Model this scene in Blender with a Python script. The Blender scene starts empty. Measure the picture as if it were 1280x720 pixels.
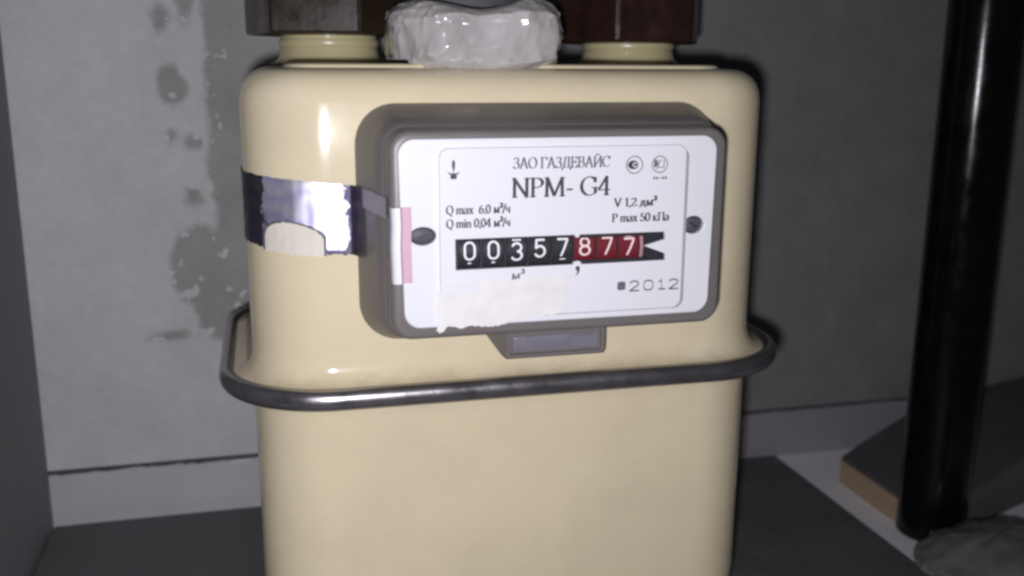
import bpy, bmesh, math, random
from mathutils import Vector, Matrix, noise

random.seed(4)
sc = bpy.context.scene
col = sc.collection
MM = 0.001
Z0 = 233.0                      # the floor lies 233 mm below the top of the meter


def W(p):                       # millimetres (origin: top front centre of the meter) -> metres, floor at z = 0
    return Vector((p[0] * MM, p[1] * MM, (p[2] + Z0) * MM))


# ------------------------------------------------------------------ camera
cam_d = bpy.data.cameras.new('camera')
cam = bpy.data.objects.new('camera', cam_d)
col.objects.link(cam)
F, PITCH, YAW, ROLL = 1227.0, 0.2258, 0.2470, 0.0055
cam_pos = W((-86.55, -318.07, 1.93))
sy, cy_, sp, cp = math.sin(YAW), math.cos(YAW), math.sin(PITCH), math.cos(PITCH)
fwd = Vector((sy * cp, cy_ * cp, -sp))
right = Vector((cy_, -sy, 0))
up = right.cross(fwd)
c_, s_ = math.cos(ROLL), math.sin(ROLL)
r2, u2 = c_ * right + s_ * up, -s_ * right + c_ * up
cam.matrix_world = Matrix(((r2.x, u2.x, -fwd.x, cam_pos.x), (r2.y, u2.y, -fwd.y, cam_pos.y),
                           (r2.z, u2.z, -fwd.z, cam_pos.z), (0, 0, 0, 1)))
cam_d.sensor_width = 36
cam_d.lens = 36 * F / 1280
cam_d.clip_start = 0.01
cam_d.clip_end = 50
cam_d.dof.use_dof = True
cam_d.dof.focus_distance = 0.315
cam_d.dof.aperture_fstop = 13
sc.camera = cam

# ------------------------------------------------------------------ world and light
world = bpy.data.worlds.new('World')
sc.world = world
world.use_nodes = True
bg = world.node_tree.nodes['Background']
bg.inputs[0].default_value = (0.80, 0.84, 1.0, 1)
bg.inputs[1].default_value = 0.022

ld = bpy.data.lights.new('phone_light', 'SPOT')          # the phone's own lamp, left of its lens
ld.energy = 4.7
ld.color = (0.93, 0.92, 1.0)
ld.shadow_soft_size = 0.006
ld.spot_size = math.radians(124)
ld.spot_blend = 1.0
lamp = bpy.data.objects.new('phone_light', ld)
col.objects.link(lamp)
lamp.location = W((-95, -320, -12))
aim = W((-55, 0, -75))
lamp.rotation_euler = (aim - lamp.location).to_track_quat('-Z', 'Y').to_euler()

vs = sc.view_settings
vs.view_transform = 'Standard'
vs.look = 'None'
vs.exposure = 0.0
vs.gamma = 1.0
sc.cycles.filter_width = 2.8


# ------------------------------------------------------------------ materials
def lin(c):
    return tuple(((v / 255 + .055) / 1.055) ** 2.4 if v > 10 else v / 255 / 12.92 for v in c)


def mat(name, color, rough=.5, metal=0., var=.08, scale=60., bump=.0, bscale=200., rvar=.0, coat=0., spec=.5,
        stretch=None):
    m = bpy.data.materials.new(name)
    m.use_nodes = True
    nt = m.node_tree
    b = nt.nodes['Principled BSDF']
    b.inputs['Roughness'].default_value = rough
    b.inputs['Metallic'].default_value = metal
    b.inputs['Specular IOR Level'].default_value = spec
    b.inputs['Coat Weight'].default_value = coat
    b.inputs['Coat Roughness'].default_value = .12
    tc = nt.nodes.new('ShaderNodeTexCoord')
    vec = tc.outputs['Object']
    if stretch:
        mp = nt.nodes.new('ShaderNodeMapping')
        mp.inputs['Scale'].default_value = stretch
        nt.links.new(vec, mp.inputs['Vector'])
        vec = mp.outputs['Vector']
    n = nt.nodes.new('ShaderNodeTexNoise')
    n.inputs['Scale'].default_value = scale
    n.inputs['Detail'].default_value = 6
    n.inputs['Roughness'].default_value = .62
    nt.links.new(vec, n.inputs['Vector'])
    mx = nt.nodes.new('ShaderNodeMix')
    mx.data_type = 'RGBA'
    mx.inputs['A'].default_value = (*[max(0, v * (1 - var * 1.6)) for v in color], 1)
    mx.inputs['B'].default_value = (*[min(1, v * (1 + var * 1.6)) for v in color], 1)
    nt.links.new(n.outputs['Fac'], mx.inputs['Factor'])
    nt.links.new(mx.outputs['Result'], b.inputs['Base Color'])
    if rvar:
        mr = nt.nodes.new('ShaderNodeMapRange')
        mr.inputs['From Min'].default_value = .3
        mr.inputs['From Max'].default_value = .7
        mr.inputs['To Min'].default_value = max(.02, rough - rvar)
        mr.inputs['To Max'].default_value = min(1, rough + rvar)
        nt.links.new(n.outputs['Fac'], mr.inputs['Value'])
        nt.links.new(mr.outputs['Result'], b.inputs['Roughness'])
    if bump:
        n2 = nt.nodes.new('ShaderNodeTexNoise')
        n2.inputs['Scale'].default_value = bscale
        n2.inputs['Detail'].default_value = 5
        nt.links.new(vec, n2.inputs['Vector'])
        bp = nt.nodes.new('ShaderNodeBump')
        bp.inputs['Strength'].default_value = 1
        bp.inputs['Distance'].default_value = bump * MM
        nt.links.new(n2.outputs['Fac'], bp.inputs['Height'])
        nt.links.new(bp.outputs['Normal'], b.inputs['Normal'])
    return m


def wall_material(m):
    """Pale paint that has come off, with a ragged edge, from the grey plaster beside the meter."""
    nt = m.node_tree
    L = nt.links.new
    b = nt.nodes['Principled BSDF']
    geo = nt.nodes.new('ShaderNodeNewGeometry')

    def math_(op, a, c=None, d=None):
        n = nt.nodes.new('ShaderNodeMath')
        n.operation = op
        for i, v in enumerate((a, c, d)):
            if v is None:
                continue
            if isinstance(v, (int, float)):
                n.inputs[i].default_value = v
            else:
                L(v, n.inputs[i])
        return n.outputs[0]

    def tex(scale, detail=5, rough=.6):
        n = nt.nodes.new('ShaderNodeTexNoise')
        n.inputs['Scale'].default_value = scale
        n.inputs['Detail'].default_value = detail
        n.inputs['Roughness'].default_value = rough
        L(geo.outputs['Position'], n.inputs['Vector'])
        return n
    warp = tex(55, 6, .7)
    sub = nt.nodes.new('ShaderNodeVectorMath')
    sub.operation = 'SUBTRACT'
    L(warp.outputs['Color'], sub.inputs[0])
    sub.inputs[1].default_value = (.5, .5, .5)
    scl = nt.nodes.new('ShaderNodeVectorMath')
    scl.operation = 'SCALE'
    L(sub.outputs[0], scl.inputs[0])
    scl.inputs['Scale'].default_value = .014
    add = nt.nodes.new('ShaderNodeVectorMath')
    L(geo.outputs['Position'], add.inputs[0])
    L(scl.outputs[0], add.inputs[1])
    P = add.outputs[0]
    dist = None
    blobs = WALL_BLOBS
    for (x, z, rx, rz) in blobs:
        q = nt.nodes.new('ShaderNodeVectorMath')
        q.operation = 'SUBTRACT'
        L(P, q.inputs[0])
        q.inputs[1].default_value = (x * MM, .19, (z + Z0) * MM)
        w = nt.nodes.new('ShaderNodeVectorMath')
        w.operation = 'MULTIPLY'
        L(q.outputs[0], w.inputs[0])
        w.inputs[1].default_value = (1000 / rx, 0, 1000 / rz)
        ln = nt.nodes.new('ShaderNodeVectorMath')
        ln.operation = 'LENGTH'
        L(w.outputs[0], ln.inputs[0])
        v = math_('MULTIPLY', math_('SUBTRACT', ln.outputs['Value'], 1.0), min(rx, rz) * MM)
        dist = v if dist is None else math_('MINIMUM', dist, v)
    # everything right of the ragged edge is bare
    sx = nt.nodes.new('ShaderNodeSeparateXYZ')
    L(P, sx.inputs[0])
    edge = math_('SUBTRACT', -0.1125, sx.outputs['X'])
    low = math_('MAXIMUM', edge, math_('SUBTRACT', (-134 + Z0) * MM, sx.outputs['Z']))
    dist = math_('MINIMUM', dist, low)
    right_low = math_('SUBTRACT', -0.02, sx.outputs['X'])
    dist = math_('MINIMUM', dist, right_low)
    mr = nt.nodes.new('ShaderNodeMapRange')
    mr.inputs['From Min'].default_value = -.0018
    mr.inputs['From Max'].default_value = .0016
    mr.inputs['To Min'].default_value = 1
    mr.inputs['To Max'].default_value = 0
    L(dist, mr.inputs['Value'])
    mask = mr.outputs['Result']
    # flecks of paint left along the edge
    fl = tex(95, 3, .55)
    near = nt.nodes.new('ShaderNodeMapRange')
    near.inputs['From Min'].default_value = -.030
    near.inputs['From Max'].default_value = -.004
    near.inputs['To Min'].default_value = .80
    near.inputs['To Max'].default_value = .575
    L(dist, near.inputs['Value'])
    fm = nt.nodes.new('ShaderNodeMapRange')
    L(math_('SUBTRACT', fl.outputs['Fac'], near.outputs['Result']), fm.inputs['Value'])
    fm.inputs['From Min'].default_value = 0
    fm.inputs['From Max'].default_value = .02
    keep = math_('SUBTRACT', 1, fm.outputs['Result'])
    mask = math_('MULTIPLY', mask, keep)
    t1 = tex(9, 6, .6)
    t2 = tex(240, 4, .6)
    t3 = tex(1100, 3, .7)
    t4 = tex(32, 7, .7)
    v = math_('ADD', math_('MULTIPLY', t1.outputs['Fac'], .50), math_('MULTIPLY', t2.outputs['Fac'], .22))
    v = math_('ADD', v, math_('MULTIPLY', t3.outputs['Fac'], .16))
    v = math_('ADD', v, math_('MULTIPLY', math_('MULTIPLY', t4.outputs['Fac'], .55), math_('ADD', mask, .25)))
    v = math_('ADD', v, .42)

    def tint(c):
        n = nt.nodes.new('ShaderNodeVectorMath')
        n.operation = 'SCALE'
        n.inputs[0].default_value = c
        L(v, n.inputs['Scale'])
        return n.outputs[0]
    mx = nt.nodes.new('ShaderNodeMix')
    mx.data_type = 'RGBA'
    L(mask, mx.inputs['Factor'])
    L(tint(PAINT), mx.inputs['A'])
    L(tint(PLASTER), mx.inputs['B'])
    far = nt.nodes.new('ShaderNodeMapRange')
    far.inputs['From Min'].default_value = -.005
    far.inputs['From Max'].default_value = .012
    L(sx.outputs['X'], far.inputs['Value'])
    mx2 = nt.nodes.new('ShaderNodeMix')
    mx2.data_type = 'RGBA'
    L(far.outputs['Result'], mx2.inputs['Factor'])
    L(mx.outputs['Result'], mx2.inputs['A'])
    L(tint(WALL_RIGHT), mx2.inputs['B'])
    L(mx2.outputs['Result'], b.inputs['Base Color'])
    h = math_('ADD', math_('MULTIPLY', mask, -.0006), math_('MULTIPLY', t2.outputs['Fac'], .0005))
    h = math_('ADD', h, math_('MULTIPLY', t1.outputs['Fac'], .003))
    bp = nt.nodes.new('ShaderNodeBump')
    bp.inputs['Distance'].default_value = .5
    L(h, bp.inputs['Height'])
    L(bp.outputs['Normal'], b.inputs['Normal'])
    b.inputs['Roughness'].default_value = .75


PAINT = (0.545, 0.54, 0.54)
PLASTER = (0.25, 0.238, 0.228)
WALL_RIGHT = (0.150, 0.147, 0.147)  # darker wall tone from behind the meter to the right
WALL_BLOBS = [(-128, -10, 7, 9), (-131, 21, 4, 6), (-129, -35, 3, 4), (-120, -37, 4, 4), (-121, -65, 4, 5),
              (-119, -99, 17, 22), (-112, -121, 13, 17), (-137, -134, 11, 3.2), (-120, 38, 6, 20)]

M = {}
M['wall'] = mat('painted_plaster', PAINT)
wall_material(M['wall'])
M['strip'] = mat('painted_strip', (.45, .445, .45), .7, var=.10, scale=25, bump=.5, bscale=120)
def strip_material(m):
    nt = m.node_tree
    b = nt.nodes['Principled BSDF']
    src = b.inputs['Base Color'].links[0].from_socket
    geo = nt.nodes.new('ShaderNodeNewGeometry')
    sx = nt.nodes.new('ShaderNodeSeparateXYZ')
    nt.links.new(geo.outputs['Position'], sx.inputs[0])
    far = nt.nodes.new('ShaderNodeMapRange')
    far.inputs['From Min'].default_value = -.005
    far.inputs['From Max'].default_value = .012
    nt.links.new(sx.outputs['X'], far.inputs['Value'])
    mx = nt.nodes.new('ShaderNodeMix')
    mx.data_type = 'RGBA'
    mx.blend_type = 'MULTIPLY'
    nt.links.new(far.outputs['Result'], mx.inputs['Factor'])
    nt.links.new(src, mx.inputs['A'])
    mx.inputs['B'].default_value = (.55, .53, .56, 1)      # darker tone beyond the meter, pale paint before it
    nt.links.new(mx.outputs['Result'], b.inputs['Base Color'])


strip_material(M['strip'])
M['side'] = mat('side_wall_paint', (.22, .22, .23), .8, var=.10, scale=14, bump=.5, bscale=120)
M['floor'] = mat('white_ledge_paint', (.82, .80, .83), .4, var=.08, scale=30, bump=.3, bscale=160)
M['mat'] = mat('dark_rubber', (.100, .100, .104), .62, var=.22, scale=35, bump=.35, bscale=320, rvar=.12)
M['cream'] = mat('cream_enamel', (.70, .61, .41), .135, var=.035, scale=26, bump=.05, bscale=55, rvar=.03, spec=.4)
M['neck'] = mat('neck_enamel', (.45, .40, .225), .30, var=.08, scale=60)
M['steel'] = mat('clamp_steel', (.36, .34, .35), .30, .92, var=.16, scale=70, bump=.05, bscale=250, rvar=.10)
M['grey'] = mat('dark_grey_plastic', (.158, .142, .136), .40, var=.10, scale=45, bump=.05, bscale=500, rvar=.07)
M['tab'] = mat('tab_plastic', (.19, .175, .205), .34, var=.22, scale=120, bump=.15, bscale=160, rvar=.1)
M['white'] = mat('white_plastic', (.70, .70, .725), .42, var=.02, scale=30)
M['label'] = mat('nameplate_white', (.71, .705, .73), .45, var=.025, scale=22)
M['ink'] = mat('print_ink', (.045, .042, .055), .6, var=.5, scale=900)
M['ink2'] = mat('grey_print_ink', (.12, .115, .14), .6, var=.4, scale=900)
M['black'] = mat('counter_black', (.022, .020, .026), .45, var=.2, scale=200)
M['wheel'] = mat('wheel_black', (.026, .024, .030), .4, var=.2, scale=200)
M['red'] = mat('wheel_red', (.15, .012, .020), .42, var=.15, scale=200)
M['digit'] = mat('digit_white', (.82, .80, .82), .5, var=.05, scale=300)
M['digit_red'] = mat('digit_pink_white', (.86, .66, .66), .5, var=.05, scale=300)
M['screw'] = mat('screw_metal', (.09, .082, .095), .6, .3, var=.3, scale=300)
M['paper'] = mat('torn_paper', (.725, .70, .675), .8, var=.10, scale=130, bump=.2, bscale=300)
M['paper2'] = mat('cream_paper', (.70, .65, .56), .75, var=.08, scale=200, bump=.2, bscale=300)
M['pink'] = mat('pink_sticker', (.58, .38, .45), .55, var=.08, scale=200)
M['nut'] = mat('dark_bronze', (.026, .017, .010), .36, .0, var=.5, scale=110, bump=.10, bscale=330, rvar=.14, spec=.4)
M['nut2'] = mat('black_brown_bronze', (.022, .010, .007), .30, .0, var=.4, scale=120, bump=.1, bscale=300, rvar=.1)
M['wrap'] = mat('plastic_film', (.45, .43, .42), .17, var=.30, scale=75, bump=.45, bscale=120, coat=.6, rvar=.06, stretch=(1, 1, .4))
M['core'] = mat('grey_cap', (.075, .07, .075), .7, var=.2, scale=60)
M['pole'] = mat('black_paint', (.004, .004, .004), .18, var=.6, scale=70, bump=.10, bscale=60, rvar=.08, spec=.28)
M['wood'] = mat('raw_wood', (.40, .29, .19), .7, var=.22, scale=30, bump=.25, bscale=90, stretch=(4, .35, 8))
M['board'] = mat('dusty_board_face', (.085, .077, .08), .75, var=.25, scale=45, bump=.2, bscale=150)
M['rag'] = mat('grey_wet_film', (.16, .15, .135), .3, var=.35, scale=60, bump=.5, bscale=120, coat=.3)
M['tail'] = mat('clear_tape_film', (.26, .235, .25), .35, var=.18, scale=140)
M['filler'] = mat('dirty_mortar', (.075, .068, .07), .9, var=.4, scale=60)
M['backing'] = mat('border_grey', (.34, .33, .36), .6, var=.12, scale=120)
M['pale'] = mat('pale_board', (.62, .61, .62), .6, var=.1, scale=40)



def worn_enamel(m):
    """Handling marks on the enamel: faint smears, wipe marks and grime caught along the clamped seam."""
    nt = m.node_tree
    L = nt.links.new
    b = nt.nodes['Principled BSDF']
    src = b.inputs['Base Color'].links[0].from_socket
    geo = nt.nodes.new('ShaderNodeNewGeometry')

    def tex(scale, detail, rough=.6, st=None):
        n = nt.nodes.new('ShaderNodeTexNoise')
        n.inputs['Scale'].default_value = scale
        n.inputs['Detail'].default_value = detail
        n.inputs['Roughness'].default_value = rough
        v = geo.outputs['Position']
        if st:
            mp = nt.nodes.new('ShaderNodeMapping')
            mp.inputs['Scale'].default_value = st
            L(v, mp.inputs['Vector'])
            v = mp.outputs['Vector']
        L(v, n.inputs['Vector'])
        return n.outputs['Fac']

    def ramp(sock, a, c, lo=0., hi=1.):
        r = nt.nodes.new('ShaderNodeMapRange')
        r.inputs['From Min'].default_value = a
        r.inputs['From Max'].default_value = c
        r.inputs['To Min'].default_value = lo
        r.inputs['To Max'].default_value = hi
        L(sock, r.inputs['Value'])
        return r.outputs['Result']

    def op(o_, a, c):
        n = nt.nodes.new('ShaderNodeMath')
        n.operation = o_
        for i, v in enumerate((a, c)):
            if isinstance(v, float):
                n.inputs[i].default_value = v
            else:
                L(v, n.inputs[i])
        return n.outputs[0]

    def mixin(a, fac, colr):
        n = nt.nodes.new('ShaderNodeMix')
        n.data_type = 'RGBA'
        L(fac, n.inputs['Factor'])
        L(a, n.inputs['A'])
        n.inputs['B'].default_value = (*colr, 1)
        return n.outputs['Result']
    sx = nt.nodes.new('ShaderNodeSeparateXYZ')
    L(geo.outputs['Position'], sx.inputs[0])
    smear = ramp(tex(17, 7, .68), .46, .70, 0., .55)
    c = mixin(src, smear, (.58, .50, .36))
    wipe = ramp(tex(60, 5, .7, (.35, 1, 1.6)), .55, .75, 0., .30)
    c = mixin(c, wipe, (.74, .68, .55))
    d = op('ABSOLUTE', op('SUBTRACT', sx.outputs['Z'], (Z0 - 103.8) * MM), 0.)
    seam = ramp(d, .0005, .0065, 1., 0.)
    seam = op('MULTIPLY', seam, ramp(tex(120, 5, .7), .36, .66, .08, .42))
    c = mixin(c, seam, (.30, .235, .14))
    L(c, b.inputs['Base Color'])


worn_enamel(M['cream'])


_b = M['wrap'].node_tree.nodes['Principled BSDF']
_b.inputs['Subsurface Weight'].default_value = .35
_b.inputs['Subsurface Radius'].default_value = (.004, .004, .004)
_b.inputs['Subsurface Scale'].default_value = 1.0


def foil_material():
    m = mat('seal_foil', (.70, .67, .86), .48, .8, var=.22, scale=70, bump=.06, bscale=140, rvar=.12,
            stretch=(1, 1, .35))
    nt = m.node_tree
    L = nt.links.new
    b = nt.nodes['Principled BSDF']
    src = b.inputs['Base Color'].links[0].from_socket
    geo = nt.nodes.new('ShaderNodeNewGeometry')
    sx = nt.nodes.new('ShaderNodeSeparateXYZ')
    L(geo.outputs['Position'], sx.inputs[0])
    n = nt.nodes.new('ShaderNodeTexNoise')
    n.inputs['Scale'].default_value = 330
    n.inputs['Detail'].default_value = 4
    L(geo.outputs['Position'], n.inputs['Vector'])
    # dark violet print at right and lower rim; dark reflection painted in at left
    fac = None
    for sock, a, c in (('X', -.0665, -.0575), ('X', -.0845, -.0905), ('Z', .1775, .1725)):
        mr = nt.nodes.new('ShaderNodeMapRange')
        mr.inputs['From Min'].default_value = a
        mr.inputs['From Max'].default_value = c
        L(sx.outputs[sock], mr.inputs['Value'])
        if fac is None:
            fac = mr.outputs['Result']
        else:
            mm = nt.nodes.new('ShaderNodeMath')
            mm.operation = 'MAXIMUM'
            L(fac, mm.inputs[0])
            L(mr.outputs['Result'], mm.inputs[1])
            fac = mm.outputs[0]
    ad = nt.nodes.new('ShaderNodeMath')
    ad.operation = 'ADD'
    L(fac, ad.inputs[0])
    L(n.outputs['Fac'], ad.inputs[1])
    th = nt.nodes.new('ShaderNodeMapRange')
    th.inputs['From Min'].default_value = .98
    th.inputs['From Max'].default_value = 1.1
    L(ad.outputs[0], th.inputs['Value'])
    mx = nt.nodes.new('ShaderNodeMix')
    mx.data_type = 'RGBA'
    L(th.outputs['Result'], mx.inputs['Factor'])
    L(src, mx.inputs['A'])
    mx.inputs['B'].default_value = (.095, .085, .115, 1)
    # fine pale and blue bands of the print
    wv = nt.nodes.new('ShaderNodeTexWave')
    wv.bands_direction = 'Z'
    wv.inputs['Scale'].default_value = 48
    wv.inputs['Distortion'].default_value = 6
    wv.inputs['Detail'].default_value = 3
    wv.inputs['Detail Scale'].default_value = 2
    L(geo.outputs['Position'], wv.inputs['Vector'])
    m2 = nt.nodes.new('ShaderNodeMix')
    m2.data_type = 'RGBA'
    m2.blend_type = 'MULTIPLY'
    L(wv.outputs['Fac'], m2.inputs['Factor'])
    L(mx.outputs['Result'], m2.inputs['A'])
    m2.inputs['B'].default_value = (.80, .78, .95, 1)
    L(m2.outputs['Result'], b.inputs['Base Color'])
    return m


M['foil'] = foil_material()

# ------------------------------------------------------------------ object helpers
ORG = {}


def empty(name, loc_mm, label, cat, group=None):
    o = bpy.data.objects.new(name, None)
    o.empty_display_size = .01
    o.location = W(loc_mm)
    col.objects.link(o)
    ORG[o] = W(loc_mm)
    o['label'] = label
    o['category'] = cat
    if group:
        o['group'] = group
    return o


def finish(name, me, mats, parent=None, smooth=35):
    """me holds absolute world coordinates; the origin goes to the middle of its own base."""
    vs_ = [v.co for v in me.vertices]
    lo = Vector((min(v.x for v in vs_), min(v.y for v in vs_), min(v.z for v in vs_)))
    hi = Vector((max(v.x for v in vs_), max(v.y for v in vs_), max(v.z for v in vs_)))
    o_ = Vector(((lo.x + hi.x) / 2, (lo.y + hi.y) / 2, lo.z))
    me.transform(Matrix.Translation(-o_))
    me.name = name
    for m in (mats if isinstance(mats, (list, tuple)) else [mats]):
        me.materials.append(m)
    if smooth:
        me.shade_smooth()
        me.set_sharp_from_angle(angle=math.radians(smooth))
    ob = bpy.data.objects.new(name, me)
    col.objects.link(ob)
    ORG[ob] = o_
    if parent:
        ob.parent = parent
        ob.location = o_ - ORG[parent]
    else:
        ob.location = o_
    return ob


def mesh(name, verts_mm, faces, mats, parent=None, smooth=35, idx=None):
    me = bpy.data.meshes.new(name)
    me.from_pydata([W(v) for v in verts_mm], [], faces)
    me.update()
    bm = bmesh.new()
    bm.from_mesh(me)
    bmesh.ops.recalc_face_normals(bm, faces=bm.faces)
    bm.to_mesh(me)
    bm.free()
    if idx:
        for p, i in zip(me.polygons, idx):
            p.material_index = i
    return finish(name, me, mats, parent, smooth)


def tag(o, label=None, cat=None, group=None, kind=None):
    for k, v in (('label', label), ('category', cat), ('group', group), ('kind', kind)):
        if v:
            o[k] = v
    return o


def rr(x0, x1, y0, y1, r, n=10):
    out = []
    for (a, b, s) in ((x1 - r, y0 + r, -90), (x1 - r, y1 - r, 0), (x0 + r, y1 - r, 90), (x0 + r, y0 + r, 180)):
        for k in range(n + 1):
            t = math.radians(s + 90 * k / n)
            out.append((a + r * math.cos(t), b + r * math.sin(t)))
    return out


def loft(rings, cap0=True, cap1=True, closed=False):
    n = len(rings[0])
    v = [p for r in rings for p in r]
    f = []
    m = len(rings)
    for i in range(m if closed else m - 1):
        a, b = i * n, ((i + 1) % m) * n
        for k in range(n):
            f.append((a + k, a + (k + 1) % n, b + (k + 1) % n, b + k))
    if cap0:
        f.append(tuple(range(n)))
    if cap1:
        f.append(tuple((m - 1) * n + k for k in range(n))[::-1])
    return v, f


def lathe(cx, cy, prof, n=48):
    return loft([[(cx + r * math.cos(2 * math.pi * k / n), cy + r * math.sin(2 * math.pi * k / n), z)
                  for k in range(n)] for (r, z) in prof])


def box(x0, x1, y0, y1, z0, z1, bev=0):
    if bev:
        b = bev
        rings = [[(x, y, z0) for x, y in rr(x0 + b, x1 - b, y0 + b, y1 - b, b * .5, 3)],
                 [(x, y, z0 + b) for x, y in rr(x0, x1, y0, y1, b, 3)],
                 [(x, y, z1 - b) for x, y in rr(x0, x1, y0, y1, b, 3)],
                 [(x, y, z1) for x, y in rr(x0 + b, x1 - b, y0 + b, y1 - b, b * .5, 3)]]
        return loft(rings)
    v = [(x0, y0, z0), (x1, y0, z0), (x1, y1, z0), (x0, y1, z0), (x0, y0, z1), (x1, y0, z1), (x1, y1, z1), (x0, y1, z1)]
    return v, [(0, 3, 2, 1), (4, 5, 6, 7), (0, 1, 5, 4), (1, 2, 6, 5), (2, 3, 7, 6), (3, 0, 4, 7)]


def plate2d(name, outlines, yfront, yback, mats, parent, bev=.3, smooth=40):
    """A sheet with holes, outlines in (x, z) mm, standing between two depths, edges bevelled."""
    cu = bpy.data.curves.new(name, 'CURVE')
    cu.dimensions = '2D'
    cu.fill_mode = 'BOTH'
    cu.extrude = ((yback - yfront) / 2 - bev)
    cu.bevel_depth = bev
    cu.bevel_resolution = 2
    cu.offset = -bev
    for ol in outlines:
        s = cu.splines.new('POLY')
        s.points.add(len(ol) - 1)
        for p, (x, z) in zip(s.points, ol):
            p.co = (x, z, 0, 1)
        s.use_cyclic_u = True
    tmp = bpy.data.objects.new('tmp', cu)
    col.objects.link(tmp)
    dg = bpy.context.evaluated_depsgraph_get()
    me = bpy.data.meshes.new_from_object(tmp.evaluated_get(dg))
    bpy.data.objects.remove(tmp)
    bpy.data.curves.remove(cu)
    ym = (yfront + yback) / 2
    me.materials.clear()
    for v in me.vertices:
        x, z, d = v.co
        v.co = W((x, ym - d, z))
    return finish(name, me, mats, parent, smooth)


def circle(cx, cz, rx, rz=None, n=28, a0=0, a1=360):
    rz = rz or rx
    return [(cx + rx * math.cos(math.radians(a0 + (a1 - a0) * k / n)), cz + rz * math.sin(math.radians(a0 + (a1 - a0) * k / n)))
            for k in range(n if abs(a1 - a0) == 360 else n + 1)]


# ------------------------------------------------------------------ the setting
def slab(name, x0, x1, y0, y1, z0, z1, m):
    v, f = box(x0, x1, y0, y1, z0, z1)
    return tag(mesh(name, v, f, m, None, 0), kind='structure')


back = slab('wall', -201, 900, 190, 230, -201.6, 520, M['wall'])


def ragged_strip():
    """The lower course of the wall; its top edge is uneven along the open joint."""
    n = 220
    rings = []
    for k in range(n + 1):
        x = -201 + 1101 * (k / n) ** 1.5
        t = -204.5 + 1.0 * noise.noise(Vector((x * .06, 3, 0))) + .9 * noise.noise(Vector((x * .31, 9, 0)))
        yf = 190.1 + .25 * noise.noise(Vector((x * .1, 1, 5)))
        rings.append([(x, 230, -233), (x, yf, -233), (x, yf, t - .8), (x, yf + .8, t), (x, 230, t)])
    v, f = loft(rings)
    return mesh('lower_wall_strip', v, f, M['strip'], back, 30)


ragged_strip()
# dark filler deep in the joint, and a chip of old plaster in it
v, f = box(-201, 900, 191.2, 229, -206.5, -201.7)
mesh('joint_filler', v, f, M['filler'], back, 0)
random.seed(8)
chip = []
for k in range(9):
    a = 2 * math.pi * k / 9
    chip.append((-106 + 8 * math.cos(a) * random.uniform(.7, 1.1), -204.6 + .9 * math.sin(a) * random.uniform(.6, 1.2)))
plate2d('plaster_chip', [chip], 188.6, 189.8, M['pale'], back, .2)
slab('side_wall', -240, -201, -60, 230, -233, 520, M['side'])
slab('floor', -240, 900, -200, 230, -253, -233, M['floor'])

v, f = box(-199, 203, -190, 180, -233, -227.5, 1.0)
o = mesh('rubber_mat', v, f, M['mat'])
tag(o, 'flat dark grey mat lying on the pale ledge under the cream meter', 'mat')

# ------------------------------------------------------------------ the gas meter
gm = empty('gas_meter', (0, 60, -214),
           'cream enamelled gas meter with a clamped steel band and a white counter face', 'gas meter')
HW, DEP, CR = 94.0, 119.5, 28.0


def foot(off, z, n=14):
    pts = rr(-HW - off, HW + off, -off, DEP + off, CR + off, n)
    return [(x, y, z) for x, y in pts]


prof = [(-15, .0), (-11, -.1), (-8, -.5), (-5.4, -1.5), (-3.2, -3.1), (-1.6, -5.2), (-.5, -7.8), (0, -11), (0, -30), (0, -60),
        (0, -93), (.25, -97), (1.0, -100), (2.4, -102.2), (4.2, -103.5), (6.6, -104)]
v, f = loft([foot(o_, z) for o_, z in prof], True, True)
mesh('upper_case', v, f, M['cream'], gm, 60)
prof = [(7.4, -107.4), (5.0, -108), (3.0, -109), (1.4, -110.5), (.4, -113), (0, -117), (0, -150), (0, -196), (-.6, -202), (-2.4, -207.5),
        (-5.5, -211.5), (-10, -214)]
v, f = loft([foot(o_, z) for o_, z in prof], True, True)
mesh('lower_case', v, f, M['cream'], gm, 60)
v, f = loft([foot(o_, z) for o_, z in [(3, -103.9), (8.4, -104.1), (8.9, -104.6), (8.9, -106.8), (8.4, -107.3), (3, -107.6)]], False, False, True)
mesh('case_flange', v, f, M['cream'], gm, 50)
ring = []
for k in range(14):
    a = 2 * math.pi * k / 14
    ring.append((9.0 + 2.9 * math.cos(a), -106.0 + 3.7 * math.sin(a)))
v, f = loft([foot(o_, z, 20) for o_, z in ring], False, False, True)
mesh('clamp_band', v, f, M['steel'], gm, 60)
v, f = loft([foot(o_, z) for o_, z in [(-15.5, -.4), (-15.6, .5), (-16.2, 1.1), (-18, 1.4)]], True, True)
mesh('top_plate', v, f, M['cream'], gm, 50)

NECKS = [(-60.0, 78), (62.4, 78)]
for nx, ny in NECKS:
    v, f = lathe(nx, ny, [(22.5, 1.2), (21.0, 1.7), (19.7, 2.8), (19.0, 4.2), (18.6, 6.0), (18.4, 7.0), (18.2, 7.4), (18.2, 14)])
    nk = mesh('neck', v, f, M['neck'], gm, 40)
    v, f = lathe(nx, ny, [(17, 7.3), (18.7, 7.4), (19.0, 7.9), (19.0, 9.6), (18.6, 10.2), (17, 10.3)])
    mesh('neck_ring', v, f, M['neck'], nk, 40)

# --- counter cover
base = (-58.4, 64.5, -88.6, -10.9, 13.0)
front = (-51.6, 56.4, -81.2, -17.3, 6.5)


def ring_at(t, y, inset=0):
    a = [b + (c - b) * t for b, c in zip(base, front)]
    return [(x, y, z) for x, z in rr(a[0] + inset, a[1] - inset, a[2] + inset, a[3] - inset, max(.8, a[4] - inset), 10)]


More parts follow.
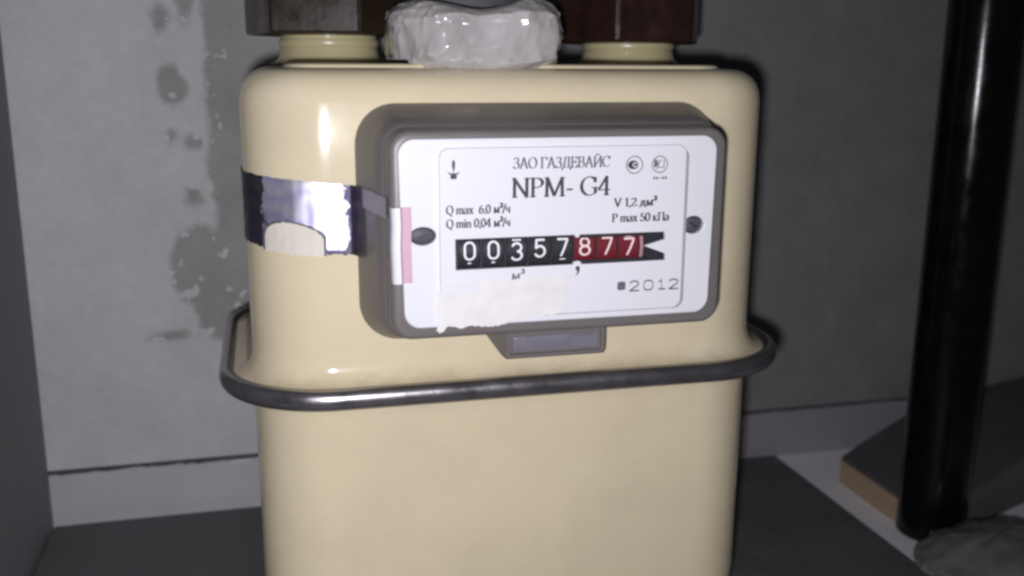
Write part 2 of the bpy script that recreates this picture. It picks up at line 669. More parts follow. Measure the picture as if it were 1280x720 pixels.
rings = [ring_at(0, .6), ring_at(0, -1.2), ring_at(.03, -2.2), ring_at(.10, -4), ring_at(.55, -15), ring_at(.82, -22.6),
         ring_at(.83, -23.2, .5), ring_at(.88, -23.6, .5), ring_at(1, -28.2, .1), ring_at(1, -29.6, .25), ring_at(1, -30.6, .9), ring_at(1, -31, 2.0)]
v, f = loft(rings)
cover = mesh('counter_cover', v, f, M['grey'], gm, 38)

# tab below the cover with the sealed recess
tb = [(-17, 26, -88.0, -79, 1), (-13.6, 23.2, -93.2, -80, 1.0), (-12.6, 22.5, -94, -81, 1.0)]
tr = []
for (x0, x1, z0, z1, r), y in zip(tb, (.5, -13.6, -15.2)):
    tr.append([(x, y, z) for x, z in rr(x0, x1, z0, z1, r, 4)])
tr.append([(x, -16, z) for x, z in rr(-11.9, 21.8, -93.3, -81.7, .8, 4)])
tr.append([(x, -16, z) for x, z in rr(-10.9, 20.9, -92.6, -85.4, .5, 4)])
tr.append([(x, -14.8, z) for x, z in rr(-10.5, 20.5, -92.2, -85.8, .4, 4)])
v, f = loft(tr)
tab = mesh('seal_tab', v, f, M['grey'], gm, 35)
v, f = loft([[(x, -14.7, z) for x, z in rr(-9.6, 19.8, -91.6, -86.4, .6, 4)],
             [(x, -15.3, z) for x, z in rr(-9.4, 19.6, -91.4, -86.6, .6, 4)],
             [(x, -15.5, z) for x, z in rr(-8.9, 19.1, -90.9, -87.1, .5, 4)]])
mesh('seal_plate', v, f, M['tab'], tab, 35)
v, f = loft([[(x, -15.4, z) for x, z in rr(9.2, 18.6, -91.0, -87.0, .8, 4)],
             [(x, -16.0, z) for x, z in rr(9.4, 18.4, -90.8, -87.2, .8, 4)]])
mesh('seal_plug', v, f, M['tab'], tab, 35)

# --- white face plate with two screw holes and the counter opening
fp_outline = [(x * (1 - .022 * max(0, (-19.8 - z) / 56.9)) + (.25 if x < 0 else .4) * (-19.8 - z) / 56.9, z) for x, z in rr(-49.2, 51.5, -76.7, -19.8, 5.0, 10)]
hole_l = circle(-42.0, -48.5, 3.9, 2.7)
hole_r = circle(44.6, -48.0, 3.5, 2.8)
hole_c = [(-34, -60), (36, -60), (36, -48.4), (-34, -48.4)]
face = plate2d('face_plate', [fp_outline, hole_l, hole_r, hole_c], -33.4, -30.9, M['white'], gm, .45)

for (sx_, sz_, rx, rz, rot) in ((-42.0, -48.5, 3.8, 2.6, 20), (44.6, -48.0, 3.4, 2.7, -35)):
    r3 = []
    for s, y in ((1.0, -31.0), (1.0, -31.5), (.86, -32.5), (.45, -32.9)):
        r3.append([(sx_ + rx * s * math.cos(2 * math.pi * k / 28), y, sz_ + rz * s * math.sin(2 * math.pi * k / 28)) for k in range(28)])
    v, f = loft(r3)
    # a driver slot stands as a dark bar let into the head
    scw = mesh('screw', v, f, M['screw'], face, 30)
    c, s = math.cos(math.radians(rot)), math.sin(math.radians(rot))
    q = [(-1.7, -.28), (1.7, -.28), (1.7, .28), (-1.7, .28)]
    q = [(sx_ + a * c - b * s, sz_ + a * s + b * c) for a, b in q]
    v = [(x, -32.93, z) for x, z in q] + [(x, -32.4, z) for x, z in q]
    tagd = mesh('screw_slot', v, [(0, 1, 2, 3), (4, 7, 6, 5), (0, 4, 5, 1), (1, 5, 6, 2), (2, 6, 7, 3), (3, 7, 4, 0)], M['black'], gm, 0)
    tagd.parent = face
    tagd.location = ORG[tagd] - ORG[face]

plate2d('nameplate_border', [rr(-36.5, 41.9, -74.7, -23.4, 3.2, 8), hole_c], -33.75, -33.1, M['backing'], gm, .15).parent = gm  # grey sheet showing as a band right of and below the nameplate

# --- raised name plate with the window cut to its real outline
win = [(-32.6, -49.5), (4.6, -49.45)] + circle(5.45, -49.45, .85, .95, 6, 180, 360)[1:-1] + [(6.3, -49.45), (34.2, -49.5), (34.5, -51.9),
       (27.4, -53.75), (34.6, -56.5), (34.8, -58.6), (7.0, -58.7)] + circle(5.65, -58.7, 1.35, 1.1, 8, 0, 180)[1:-1] + [(4.3, -58.7), (-32.5, -58.85)]
panel = plate2d('nameplate', [rr(-37.2, 40.5, -74.2, -22.5, 3.0, 8), win], -35, -33.3, M['label'], gm, .22)

# --- counter behind the window: backing and eight number wheels
v, f = box(-33.8, 35.8, -31.6, -31.0, -59.8, -48.6)
ctr = mesh('counter', v, f, M['black'], gm, 0)


def arc(cx, cy, rx, ry, a0, a1, n=14):
    return [(cx + rx * math.cos(math.radians(a0 + (a1 - a0) * k / n)), cy + ry * math.sin(math.radians(a0 + (a1 - a0) * k / n))) for k in range(n + 1)]


# plain digits, width .62, height 1
SANS = {
    '0': [arc(.31, .69, .27, .31, 0, 180, 12) + arc(.31, .31, .27, .31, 180, 360, 12) + [(.58, .69)]],
    '1': [[(.12, .78), (.34, 1.0), (.34, 0)]],
    '2': [arc(.31, .71, .27, .29, 165, -25, 12) + [(.04, 0), (.60, 0)]],
    '3': [arc(.30, .75, .25, .25, 160, -80, 12), arc(.30, .27, .28, .27, 85, -160, 14)],
    '5': [[(.56, 1.0), (.12, 1.0), (.07, .52)] + arc(.29, .32, .28, .32, 130, -155, 14)],
    '7': [[(.04, 1.0), (.60, 1.0), (.22, 0)]],
    '8': [arc(.31, .76, .24, .24, 0, 360, 18), arc(.31, .27, .28, .27, 0, 360, 18)],
}


def resample(pl, step):
    out = [pl[0]]
    for a, b in zip(pl, pl[1:]):
        d = math.hypot(b[0] - a[0], b[1] - a[1])
        k = max(1, int(math.ceil(d / step)))
        for i in range(1, k + 1):
            out.append((a[0] + (b[0] - a[0]) * i / k, a[1] + (b[1] - a[1]) * i / k))
    return out


def ribbon(pl, width):
    """Outline quads of a polyline; width is a number or a function of direction."""
    quads = []
    for a, b in zip(pl, pl[1:]):
        dx, dy = b[0] - a[0], b[1] - a[1]
        d = math.hypot(dx, dy)
        if d < 1e-6:
            continue
        dx, dy = dx / d, dy / d
        w = (width(dx, dy) if callable(width) else width) / 2
        e = w * .35
        ax, ay, bx, by = a[0] - dx * e, a[1] - dy * e, b[0] + dx * e, b[1] + dy * e
        quads.append([(ax - dy * w, ay + dx * w), (ax + dy * w, ay - dx * w), (bx + dy * w, by - dx * w), (bx - dy * w, by + dx * w)])
    return quads


WR, WY, WZ = 8.0, -26.2, -54.1          # wheel radius, axis depth and height


def wheel(xc, ch, dz, m, dm, extra=()):
    x0, x1 = xc - 3.3, xc + 3.3
    n = 14
    v, f, idx = [], [], []
    for k in range(n + 1):
        a = math.radians(-36 + 72 * k / n)
        for (x, r) in ((x0, WR - .25), (x0 + .25, WR), (x1 - .25, WR), (x1, WR - .25)):
            v.append((x, WY - r * math.cos(a), WZ + r * math.sin(a)))
    for k in range(n):
        for j in range(3):
            f.append((k * 4 + j, k * 4 + j + 1, k * 4 + j + 5, k * 4 + j + 4))
            idx.append(0)
    nb = len(v)
    H, WD = 5.2, 5.6
    quads = []
    for pl in SANS[ch]:
        pts = resample([((px - .31) * WD, (py - .5) * H + dz) for px, py in pl], .5)
        quads += ribbon(pts, .66)
    for (ex, ez, ew, eh) in extra:
        quads += ribbon(resample([(ex - ew / 2, ez), (ex + ew / 2, ez)], .5), eh)
    for i, q in enumerate(quads):
        b = len(v)
        for (x, h) in q:
            a = h / WR
            r = WR + .05 + i * .0006
            v.append((xc + x, WY - r * math.cos(a), WZ + r * math.sin(a)))
        f.append((b, b + 1, b + 2, b + 3))
        idx.append(1)
    mesh('digit_wheel', v, f, [m, dm], ctr, 40, idx)


xs = [-28.1, -20.75, -13.45, -6.15, 1.05, 8.2, 15.5, 22.7]
wheel(xs[0], '0', .75, M['wheel'], M['digit'], [(0, -3.1, .9, .5)])
wheel(xs[1], '0', .75, M['wheel'], M['digit'], [(0, -3.1, .9, .5)])
wheel(xs[2], '3', .0, M['wheel'], M['digit'], [(0, 3.6, 2.6, .5)])
wheel(xs[3], '5', .75, M['wheel'], M['digit'])
wheel(xs[4], '7', .75, M['wheel'], M['digit'], [(.1, -3.0, 1.8, .4)])
wheel(xs[5], '8', .75, M['red'], M['digit_red'])
wheel(xs[6], '7', .6, M['red'], M['digit_red'])
wheel(xs[7], '7', .1, M['red'], M['digit_red'], [(0, 3.5, 2.0, .5)])
# graduated edge of the fastest wheel
v, f, idx = [], [], []
n = 14
for k in range(n + 1):
    a = math.radians(-36 + 72 * k / n)
    for x in (26.15, 27.6):
        v.append((x, WY - WR * math.cos(a), WZ + WR * math.sin(a)))
for k in range(n):
    f.append((2 * k, 2 * k + 1, 2 * k + 3, 2 * k + 2))
    idx.append(0)
for i in range(-9, 10):
    h = i * .52
    b = len(v)
    for (x, hh) in ((26.3, h - .09), (27.3 if i % 5 else 27.5, h - .09), (27.3 if i % 5 else 27.5, h + .09), (26.3, h + .09)):
        a = hh / WR
        v.append((x, WY - (WR + .05) * math.cos(a), WZ + (WR + .05) * math.sin(a)))
    f.append((b, b + 1, b + 2, b + 3))
    idx.append(1)
mesh('scale_ring', v, f, [M['red'], M['digit_red']], ctr, 40, idx)
# black bars across the top and bottom of the red decimal wheels
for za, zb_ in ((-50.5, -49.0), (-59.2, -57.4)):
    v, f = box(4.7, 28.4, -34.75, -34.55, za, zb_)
    mesh('decimal_bar', v, f, M['black'], ctr, 0)

# ------------------------------------------------------------------ printing
T_, t_ = .135, .045
NIB = math.radians(14)


def pen(T=T_, t=t_):
    return lambda dx, dy: max(t, T * abs(dx * math.sin(NIB) - dy * math.cos(NIB)))


def stem(x, y0=0, y1=1, s=.09, bottom=True, top=True):
    out = [[(x, y0), (x, y1)]]
    if bottom:
        out.append([(x - s - .03, y0 + .02), (x + s + .03, y0 + .02)])
    if top:
        out.append([(x - s - .03, y1 - .02), (x + s + .03, y1 - .02)])
    return out


XH = .66
SERIF = {
    ' ': (.30, []),
    '-': (.36, [[(.05, .33), (.31, .33)], [(.05, .37), (.31, .37)]]),
    '.': (.2, [[(.08, .03), (.13, .03)], [(.10, 0), (.10, .08)]]),
    ',': (.2, [[(.11, .08), (.11, 0), (.06, -.14)]]),
    '/': (.34, [[(.0, -.05), (.32, 1.02)]]),
    'N': (.80, [[(.12, 0), (.12, 1)], [(.10, 1), (.66, 0)], [(.66, 0), (.66, 1)], [(.0, .98), (.14, .98)], [(.02, .02), (.24, .02)], [(.55, .98), (.78, .98)]]),
    'P': (.62, stem(.13) + [[(.13, .98)] + arc(.30, .74, .25, .24, 90, -90, 10) + [(.13, .50)]]),
    'M': (.96, [[(.12, 0), (.14, 1)], [(.14, 1), (.46, .04)], [(.46, .04), (.80, 1)], [(.80, 1), (.82, 0)], [(.02, .98), (.16, .98)], [(.79, .98), (.93, .98)],
                [(.02, .02), (.23, .02)], [(.70, .02), (.94, .02)]]),
    'G': (.80, [arc(.42, .5, .36, .49, 48, 300, 22) + [(.69, .12), (.69, .42)], [(.53, .42), (.81, .42)], [(.67, .96), (.67, .72)]]),
    '4': (.58, [[(.40, 0), (.40, 1), (.04, .28), (.56, .28)], [(.28, .02), (.52, .02)]]),
    'З': (.56, [arc(.25, .76, .20, .22, 160, -90, 12), arc(.25, .27, .24, .27, 90, -160, 14), [(.16, .54), (.27, .54)]]),
    'А': (.74, [[(.08, 0), (.36, 1)], [(.36, 1), (.64, 0)], [(.20, .36), (.53, .36)], [(.0, .02), (.18, .02)], [(.53, .02), (.75, .02)]]),
    'О': (.78, [arc(.39, .5, .33, .49, 0, 360, 26)]),
    'Г': (.58, stem(.13) + [[(.13, .98), (.52, .98), (.54, .78)]]),
    'Д': (.78, [[(.18, .04), (.30, .97)], [(.60, .97), (.60, .04)], [(.20, .97), (.70, .97)], [(.04, .04), (.74, .04)], [(.05, .04), (.04, -.18)], [(.74, .04), (.75, -.18)]]),
    'Е': (.62, stem(.13) + [[(.13, .98), (.52, .98), (.53, .80)], [(.13, .02), (.54, .02), (.57, .22)], [(.13, .52), (.42, .52)], [(.42, .62), (.42, .42)]]),
    'В': (.66, stem(.13) + [[(.13, .98)] + arc(.32, .76, .20, .22, 90, -90, 10) + [(.13, .54)], [(.13, .54)] + arc(.34, .28, .25, .26, 90, -90, 10) + [(.13, .02)]]),
    'Й': (.80, stem(.13) + stem(.66) + [[(.14, .08), (.65, .92)], arc(.40, 1.22, .13, .11, 190, 350, 8)]),
    'С': (.70, [arc(.39, .5, .34, .49, 42, 318, 22), [(.64, .98), (.66, .74)]]),
    'Q': (.80, [arc(.39, .5, .33, .49, 0, 360, 26), [(.36, .02), (.52, -.14), (.70, -.20)]]),
    'V': (.72, [[(.08, 1), (.37, 0)], [(.37, 0), (.64, 1)], [(.0, .98), (.2, .98)], [(.54, .98), (.74, .98)]]),
    'm': (.86, [[(.10, 0), (.10, XH)], [(.10, XH * .75)] + arc(.26, XH * .72, .15, XH * .26, 150, 0, 8) + [(.41, 0)],
                [(.41, XH * .75)] + arc(.57, XH * .72, .15, XH * .26, 150, 0, 8) + [(.72, 0)], [(.02, .02), (.19, .02)], [(.33, .02), (.5, .02)], [(.64, .02), (.81, .02)]]),
    'n': (.58, [[(.10, 0), (.10, XH)], [(.10, XH * .75)] + arc(.27, XH * .72, .16, XH * .26, 150, 0, 8) + [(.43, 0)], [(.02, .02), (.19, .02)], [(.35, .02), (.52, .02)]]),
    'i': (.28, [[(.13, 0), (.13, XH)], [(.13, .86), (.13, .95)], [(.04, .02), (.22, .02)], [(.04, XH - .02), (.13, XH - .02)]]),
    'a': (.52, [arc(.23, XH * .72, .17, XH * .27, 160, 0, 8) + [(.40, .02), (.48, .02)], arc(.22, .17, .17, .18, 60, 360, 14)]),
    'x': (.54, [[(.08, XH), (.44, 0)], [(.08, 0), (.44, XH)], [(.01, .02), (.17, .02)], [(.35, .02), (.52, .02)], [(.01, XH - .02), (.17, XH - .02)], [(.35, XH - .02), (.52, XH - .02)]]),
    '0': (.56, [arc(.27, .5, .22, .49, 0, 360, 22)]),
    '1': (.42, [[(.22, 0), (.22, 1)], [(.08, .86), (.22, .98)], [(.08, .02), (.36, .02)]]),
    '2': (.54, [arc(.25, .73, .19, .25, 165, -30, 12) + [(.05, .04), (.48, .04), (.51, .16)]]),
    '3': (.54, [arc(.24, .76, .18, .22, 160, -90, 12), arc(.23, .27, .22, .27, 90, -160, 14)]),
    '5': (.54, [[(.46, .98), (.14, .98), (.10, .56)] + arc(.24, .30, .22, .29, 120, -160, 14)]),
    '6': (.56, [arc(.27, .30, .21, .29, 0, 360, 20), [(.06, .30), (.10, .62), (.22, .86), (.44, .98)]]),
    'м': (.74, [[(.12, 0), (.14, XH)], [(.14, XH), (.35, .04)], [(.35, .04), (.58, XH)], [(.58, XH), (.60, 0)], [(.02, .02), (.2, .02)], [(.5, .02), (.7, .02)]]),
    'ч': (.54, [[(.10, XH), (.12, XH * .5), (.22, XH * .4), (.42, XH * .46)], [(.42, 0), (.42, XH)], [(.33, .02), (.51, .02)]]),
    'д': (.58, [[(.14, .03), (.22, XH)], [(.42, XH), (.42, .03)], [(.15, XH - .02), (.48, XH - .02)], [(.03, .03), (.54, .03)], [(.04, .03), (.03, -.14)], [(.54, .03), (.54, -.14)]]),
    'к': (.54, [[(.10, 0), (.10, XH)], [(.10, XH * .5), (.40, XH)], [(.16, XH * .5), (.46, 0)], [(.02, .02), (.19, .02)]]),
    'П': (.78, stem(.13) + stem(.64) + [[(.13, .98), (.64, .98)]]),
}


SERIF['а'] = SERIF['a']


def printed(name, rows, m, parent=None, y=-35.02, T=T_, t=t_, step=.0004):
    """rows: (text, x0, x1, baseline z, cap height); ^ marks a raised small character."""
    v, f = [], []
    i = 0
    for (text, x0, x1, zb, h) in rows:
        seq, adv, supr = [], 0., False
        for ch in text:
            if ch == '^':
                supr = True
                continue
            w, st = SERIF[ch]
            k = .55 if supr else 1.
            seq.append((adv, k, .62 if supr else 0, st))
            adv += w * k
            supr = False
        sx_ = (x1 - x0) / adv
        for (a, k, rise, st) in seq:
            for pl in st:
                for q in ribbon([(px * k + a, py * k + rise) for px, py in pl], pen(T * (1.2 if k < 1 else 1), t)):
                    b = len(v)
                    for (px, py) in q:
                        v.append((x0 + px * sx_, y - i * step, zb + py * h))
                    f.append((b, b + 1, b + 2, b + 3))
                    i += 1
    return mesh(name, v, f, m, parent or panel, 0)


printed('printed_text', [('ЗАО ГАЗДЕВАЙС', -15.0, 15.3, -28.8, 3.25)], M['ink2'], T=.17, t=.07)
printed('printed_text', [('NPM- G4', -15.4, 15.7, -37.4, 5.7)], M['ink'], T=.15, t=.06)
printed('printed_text', [('Q max  6.0 м^3/ч', -35.3, -15.8, -41.9, 2.55)], M['ink'], T=.20, t=.09)
printed('printed_text', [('Q min 0,04 м^3/ч', -35.3, -15.8, -46.0, 2.55)], M['ink'], T=.20, t=.09)
printed('printed_text', [('V 1,2 дм^3', 17.0, 31.0, -41.1, 2.55)], M['ink'], T=.19, t=.08)
printed('printed_text', [('P max 50 кПа', 16.5, 35.4, -45.9, 2.55)], M['ink'], T=.20, t=.09)
printed('printed_text', [('м^3', -15.4, -11.2, -62.5, 2.7)], M['ink2'], T=.14, t=.06)


def flat(name, polys, m, y=-35.02, parent=None):
    v, f = [], []
    for i, p in enumerate(polys):
        b = len(v)
        v += [(x, y - i * .0005, z) for x, z in p]
        f.append(tuple(range(b, b + len(p))))
    return mesh(name, v, f, m, parent or panel, 0)


def ringpoly(cx, cz, r, w, n=28):
    out = []
    for k in range(n):
        a, b = 2 * math.pi * k / n, 2 * math.pi * (k + 1) / n
        out.append([(cx + r * math.cos(a), cz + r * math.sin(a)), (cx + r * math.cos(b), cz + r * math.sin(b)),
                    (cx + (r - w) * math.cos(b), cz + (r - w) * math.sin(b)), (cx + (r - w) * math.cos(a), cz + (r - w) * math.sin(a))])
    return out


# the year stamp, wide slab figures
def stamp():
    polys = [rr(18.9, 21.6, -67.6, -64.9, .5, 2)]
    x = 22.8
    for ch, w in (('2', 4.0), ('0', 4.0), ('1', 3.0), ('2', 4.0)):
        g = SANS[ch]
        for pl in g:
            polys += ribbon([(x + px / .62 * w * .86, -68.0 + py * 3.1) for px, py in pl], lambda dx, dy: .28 + .22 * abs(dx))
        if ch == '1':
            polys += ribbon([(x + .5, -67.9), (x + 2.7, -67.9)], .5)
        x += w + .75
    return polys


flat('year_stamp', stamp(), M['ink2'])
# flow arrow
arrow = [[(-33.35, -26.0), (-32.65, -26.0), (-32.5, -27.4), (-32.75, -28.8), (-33.25, -28.8), (-33.5, -27.4)],
         [(-33.12, -28.6), (-32.88, -28.6), (-32.88, -30), (-33.12, -30)],
         [(-33.7, -31.5), (-32.3, -31.5), (-31.9, -30.9), (-32.6, -30.1), (-33.0, -29.4), (-33.4, -30.1), (-34.1, -30.9)],
         [(-35.0, -29.3), (-33.6, -29.85), (-32.4, -29.85), (-31.0, -29.3), (-32.3, -30.6), (-33.7, -30.6)]]
flat('flow_arrow', arrow, M['ink'])
# two round marks
eye = ringpoly(23.3, -28.4, 2.75, .28) + [circle(22.9, -28.4, 1.75, 1.35, 20)]
e = flat('round_emblem', eye, M['ink'])
flat('emblem_eye', [q for q in ribbon(arc(23.6, -28.4, .75, .62, 55, 305, 12), .36)] + [circle(24.5, -28.4, .3, .3, 8)], M['label'], y=-35.06)
rst = ringpoly(31.6, -28.4, 2.65, .30)
rst += [[(29.7, -27.0), (30.6, -26.8), (30.9, -28.3), (30.4, -29.2), (29.7, -29.4)]]
rst += ribbon([(30.6, -29.9), (31.5, -27.2)], .3) + ribbon(arc(31.9, -28.3, .9, 1.1, 70, 300, 10), .26) + ribbon([(33.1, -27.0), (32.9, -29.6)], .3)
flat('round_emblem', rst, M['ink2'])
flat('emblem_caption', [rr(29.6 + k * .95, 30.3 + k * .95, -33.0 + (k == 2) * .25, -32.2 - (k == 2) * .25, .15, 1) for k in range(5)], M['ink2'])
# decimal comma below the window
comma = [circle(5.7, -59.9, .72, .72, 14), [(6.35, -60.1), (6.3, -61.0), (5.7, -61.9), (4.9, -62.4), (5.5, -61.5), (5.6, -60.5)]]
flat('decimal_comma', comma, M['ink'])

# --- remains of a torn-off paper sticker
random.seed(21)


def torn(outline, amp=.35, step=.8, seed=0):
    pts = resample(outline + [outline[0]], step)[:-1]
    out = []
    for k, (x, z) in enumerate(pts):
        out.append((x + amp * noise.noise(Vector((x * 1.3, z * 1.3, seed))), z + amp * noise.noise(Vector((x * 1.3, z * 1.3, seed + 7)))))
    return out


paper = [(-37.6, -65.0), (-35.5, -61.9), (-30, -62.6), (-25.2, -61.7), (-18, -62.9), (-9, -61.9), (-3, -62.2), (3.6, -61.6), (2.6, -67), (1.2, -72.0),
         (-.6, -74.1), (-14.5, -74.9), (-17.0, -76.2), (-22.5, -76.9), (-28.5, -76.2), (-31, -77.0), (-35.0, -75.9), (-37.4, -78.2), (-38.6, -77.2), (-37.8, -73.6), (-38.3, -70)]
v = []
ol = torn(paper, .5, .7, 3)
plate2d('torn_label', [ol], -35.22, -35.03, M['paper'], face, .05)
plate2d('torn_label', [torn([(-36.8, -63.4), (-34, -62.8), (-26, -63.0), (-25, -65.2), (-31, -66.4), (-36.5, -66)], .5, .6, 9)], -35.36, -35.21, M['white'], face, .05)

# --- pink seal folded over the left edge of the face plate
sec = [(-51.6, -32.6), (-51.2, -34.3), (-50.4, -34.9), (-48.9, -35.0), (-48.6, -34.5), (-48.2, -34.2), (-45.6, -34.12)]
v, f, idx = [], [], []
zs = [-39.5, -45, -51, -57, -62.3]
for (x, y) in sec:
    for i, z in enumerate(zs):
        v.append((x + .15 * math.sin(i * 2.1), y, z - (.1 if x < -49 else 0)))
nz = len(zs)
for a in range(len(sec) - 1):
    for i in range(nz - 1):
        f.append((a * nz + i, a * nz + i + 1, (a + 1) * nz + i + 1, (a + 1) * nz + i))
        idx.append(0 if a < 3 else 1)
stk = mesh('folded_sticker', v, f, [M['white'], M['pink']], face, 25, idx)

# --- foil seal wrapped round the left corner up to the cover
path = []
for k in range(9):
    path.append((-94, 62 - k * 4.2))
for k in range(1, 15):
    a = math.radians(180 + 90 * k / 14)
    path.append((-94 + 28 + 28 * math.cos(a), 28 + 28 * math.sin(a)))
path += [(-64, 0), (-62, 0), (-60.2, -.1), (-59.2, -.9), (-58.4, -2.6), (-57.6, -5.0), (-57.0, -7.6)]


def on_path(off):
    out = []
    for k, (x, y) in enumerate(path):
        a = path[max(0, k - 1)]
        b = path[min(len(path) - 1, k + 1)]
        dx, dy = b[0] - a[0], b[1] - a[1]
        d = math.hypot(dx, dy)
        out.append((x + dy / d * off, y - dx / d * off))
    return out


def path_s(pp):
    s = [0]
    for a, b in zip(pp, pp[1:]):
        s.append(s[-1] + math.hypot(b[0] - a[0], b[1] - a[1]))
    return s


def dense(pp, step=1.0):
    return resample(pp, step)


def ribbon_surface(name, pp, top, bot, m, parent, rows=10, amp=.12):
    v, f = [], []
    n = len(pp)
    for k, (x, y) in enumerate(pp):
        t, b = top(k / (n - 1), x, y), bot(k / (n - 1), x, y)
        for i in range(rows + 1):
            z = t + (b - t) * i / rows
            d = amp * noise.noise(Vector((x * .25, y * .25, z * .25)))
            v.append((x - d * (1 if x < -90 else .5), y - d, z))
    for k in range(n - 1):
        for i in range(rows):
            f.append((k * (rows + 1) + i, (k + 1) * (rows + 1) + i, (k + 1) * (rows + 1) + i + 1, k * (rows + 1) + i + 1))
    return mesh(name, v, f, m, parent, 50)


pp = dense(on_path(.35), .8)
foil = ribbon_surface('foil_seal', pp,
                      lambda u, x, y: -33.6 - 3.2 * max(0, (x + 94) / 36) - .4 * noise.noise(Vector((x * .4, y * .4, 0))),
                      lambda u, x, y: -57.2 - 2.4 * max(0, (x + 94) / 36) - .9 * noise.noise(Vector((x * .6, y * .6, 4))), M['foil'], gm, amp=.25)
pp3 = [p for p in dense(on_path(.55), .8) if -88.4 < p[0] < -67.9 and p[1] < 25]
ribbon_surface('tear_edge', pp3,
               lambda u, x, y: -53.4 + 5.2 * math.sin(math.pi * min(1, max(0, u)) ** .8) ** .55 - .9 * noise.noise(Vector((x * 1.1, 0, 0))),
               lambda u, x, y: -58.4 - 1.2 * u, M['ink2'], foil, 4, .05)
pp2 = [p for p in dense(on_path(.75), .8) if -88 < p[0] < -68.5 and p[1] < 25]
ribbon_surface('torn_paper', pp2,
               lambda u, x, y: -54.0 + 5.2 * math.sin(math.pi * min(1, max(0, u)) ** .8) ** .55 - .5 * noise.noise(Vector((x * .9, 0, 0))),
               lambda u, x, y: -58.6 - 1.2 * u - .5 * noise.noise(Vector((x * .9, 0, 9))), M['paper2'], foil, 4, .05)

# the loose tail of the tape, stuck to the side of the cover
v, f = [], []
for k in range(9):
    t = k / 8
    y = -3.4 - 24 * t
    x = base[0] + (front[0] - base[0]) * ((-y - 2) / 26 * .97 + .03) - .35
    for j in range(4):
        v.append((x - .12 * noise.noise(Vector((k * .7, j, 2))), y, -36.6 - j * 2.1 + .5 * noise.noise(Vector((k * .6, j * .2, 7))) - .8 * t))
for k in range(8):
    for j in range(3):
        f.append((k * 4 + j, k * 4 + j + 1, k * 4 + j + 5, k * 4 + j + 4))
mesh('tape_tail', v, f, M['tail'], cover, 50)

# ------------------------------------------------------------------ couplings above the necks
cam_mm = (-86.55, -318.07)


def coupling(cx, cy, R, a0, m, label, zb):
    e_ = empty('pipe_coupling', (cx, cy, zb), label, 'pipe coupling', 'dark hexagonal couplings on the necks of the meter')
    d = Vector((cam_mm[0] - cx, cam_mm[1] - cy)).normalized()
    rt = Vector((-d.y, d.x))

    def hexr(s, z):
        out = []
        for k in range(6):
            c0 = [math.radians(a0 + 60 * k), math.radians(a0 + 60 * (k + 1))]
            p, q = [rt * math.sin(a) * R * s + d * math.cos(a) * R * s for a in c0]
            for t in (.03, .5, .97):
                w = p.lerp(q, t)
                out.append((cx + w.x, cy + w.y, z))
        return out
    v, f = loft([hexr(.93, zb), hexr(.985, zb + .5), hexr(1, zb + 1.3), hexr(1, zb + 34), hexr(.985, zb + 35.2), hexr(.9, zb + 36)])
    mesh('hex_nut', v, f, m, e_, 25)
    v, f = lathe(cx, cy, [(19, zb + 35), (20, zb + 36), (20, zb + 44), (17, zb + 45), (17, zb + 260)])
    mesh('pipe', v, f, M['nut2'], e_, 40)


coupling(-60.0, 78, 32.2, -100, M['nut'], 'dark bronze hexagonal coupling on the left meter neck, with worn brownish face', 11.4)
coupling(62.4, 78, 31.8, -67.5, M['nut2'], 'black brown hexagonal coupling on the right neck of the meter, with one bright corner edge', 9.6)

# ------------------------------------------------------------------ plastic-wrapped bundle on top
bd = empty('wrapped_bundle', (-10, 45, 1), 'crumpled bundle wrapped in glossy clear grey plastic film on top of the meter', 'bundle')


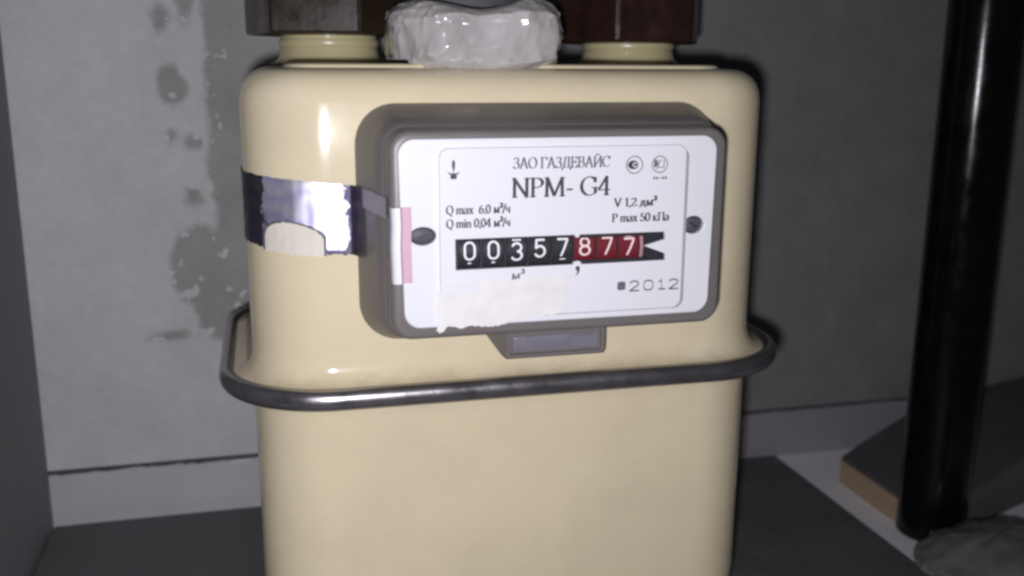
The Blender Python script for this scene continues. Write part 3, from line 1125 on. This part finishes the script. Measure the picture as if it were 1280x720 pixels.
def bundle():
    nu, nv = 150, 56
    cx, cy, cz = -12.2, 38, 10.5
    rx, ry, rz = 29.6, 30.5, 13.0
    v, f = [], []
    rnd = random.Random(12)
    planes = []
    for k in range(150):
        a_, z_ = rnd.uniform(0, 2 * math.pi), rnd.uniform(-1, 1)
        q_ = math.sqrt(1 - z_ * z_)
        planes.append((Vector((q_ * math.cos(a_), q_ * math.sin(a_), z_)), rnd.uniform(.965, 1.05)))
    for j in range(nv + 1):
        ph = -math.pi / 2 + math.pi * j / nv
        for i in range(nu):
            th = 2 * math.pi * i / nu

            def se(c, e_):
                return math.copysign(abs(c) ** e_, c)
            cx_, sx_ = se(math.cos(th), .8), se(math.sin(th), .8)
            x, y, z = se(math.cos(ph), .32) * cx_, se(math.cos(ph), .32) * sx_, se(math.sin(ph), .6)
            q = Vector((x * 1.7, y * 1.7, z * .9))
            cr = 1 - abs(noise.noise(q * 1.9 + Vector((3, 1, 8)))) * 2
            cr2 = 1 - abs(noise.noise(q * 4.3)) * 2
            sw = Vector((x * 5.2, y * 5.2, z * 1.1)) + .5 * Vector((noise.noise(q * 2.2), noise.noise(q * 2.2 + Vector((9, 0, 0))), 0))
            fold = (1 - abs(noise.noise(sw)) * 2.2) ** 3
            fold2 = (1 - abs(noise.noise(sw * 1.9 + Vector((4, 4, 2)))) * 2.2) ** 3
            u_ = Vector((math.cos(ph) * math.cos(th), math.cos(ph) * math.sin(th), math.sin(ph)))
            fac_ = min(c / max(.2, u_.dot(n_)) for n_, c in planes)
            dd = fac_ * 1.01 + .010 * cr + .026 * max(0, fold) + .014 * max(0, fold2)
            px, py, pz = cx + rx * x * dd, cy + ry * y * dd, cz + rz * z * (.97 + .03 * cr)
            if z > .3:
                pz += (3.4 * math.exp(-((px - 7) / 8) ** 2) - 5.5 * math.exp(-((px + 14) / 13) ** 2)) * (z - .3)
            v.append((px, py, max(pz, -.4 if py < 13 else (.2 if py < 20 else 2.7))))
    for j in range(nv):
        for i in range(nu):
            f.append((j * nu + i, j * nu + (i + 1) % nu, (j + 1) * nu + (i + 1) % nu, (j + 1) * nu + i))
    mesh('plastic_wrap', v, f, M['wrap'], bd, 28)


bundle()
v, f = lathe(-13, 50, [(21, 10), (22, 20), (22.5, 27), (21.5, 29), (19, 30), (10, 30.5)])
mesh('inner_core', v, f, M['core'], bd, 40)

# ------------------------------------------------------------------ things to the right
PX, PY, PR = 238, 82, 16.8
v, f = lathe(PX, PY, [(PR - .6, -233), (PR, -232.2), (PR, 200), (PR, 420)], 56)
o = mesh('black_pipe', v, f, M['pole'])
tag(o, 'glossy black upright pipe standing on the ledge at the right', 'pipe')

wb = empty('wooden_board', (270, 110, -233), 'short dark board with raw wood edging behind the black pipe', 'board')
outline = [(232, 80), (232, 149.5), (306, 183), (420, 183), (420, 140), (262, 80)]


def prism(ol, z0, z1, inset=.4):
    cx = sum(p[0] for p in ol) / len(ol)
    cy = sum(p[1] for p in ol) / len(ol)

    def ins(d):
        return [(x + (cx - x) / math.hypot(x - cx, y - cy) * d, y + (cy - y) / math.hypot(x - cx, y - cy) * d) for x, y in ol]
    return loft([[(x, y, z0) for x, y in ins(inset)], [(x, y, z0 + inset) for x, y in ol], [(x, y, z1 - inset) for x, y in ol], [(x, y, z1) for x, y in ins(inset)]])


def tilt(v, lim):
    return [(x, y, z + (max(0, x - 226) * .17 if z > lim else 0)) for x, y, z in v]


v, f = prism(outline, -233, -219.6)
v = tilt(v, -225)
mesh('board_core', v, f, M['board'], wb, 30)
v, f = prism([(226, 80), (226, 147), (231.6, 149.4), (231.6, 80)], -233, -219.6, .3)
mesh('wood_edging', v, f, M['wood'], wb, 30)
v, f = prism([(226.3, 80.3), (226.3, 146.8)] + outline[2:], -219.5, -217.6)
v = tilt(v, -225)
mesh('dark_facing', v, f, M['board'], wb, 30)


def lump():
    nu, nv = 64, 24
    v, f = [], []
    for j in range(nv + 1):
        ph = -math.pi / 2 + math.pi * j / nv
        for i in range(nu):
            th = 2 * math.pi * i / nu
            x, y, z = math.cos(ph) * math.cos(th), math.cos(ph) * math.sin(th), math.sin(ph)
            q = Vector((x, y, z))
            cr = 1 - abs(noise.noise(q * 2.3 + Vector((5, 2, 1)))) * 2
            d = 1 + .10 * cr + .05 * noise.noise(q * 6)
            v.append((238 + 36 * x * d, 34 + 29 * y * d, max(-232.9, -226 + (15 + 5 * x) * z * d)))
    for j in range(nv):
        for i in range(nu):
            f.append((j * nu + i, j * nu + (i + 1) % nu, (j + 1) * nu + (i + 1) % nu, (j + 1) * nu + i))
    return mesh('crumpled_film', v, f, M['rag'], None, 30)


tag(lump(), 'crumpled grey brown plastic film lying at the foot of the black pipe', 'plastic film')
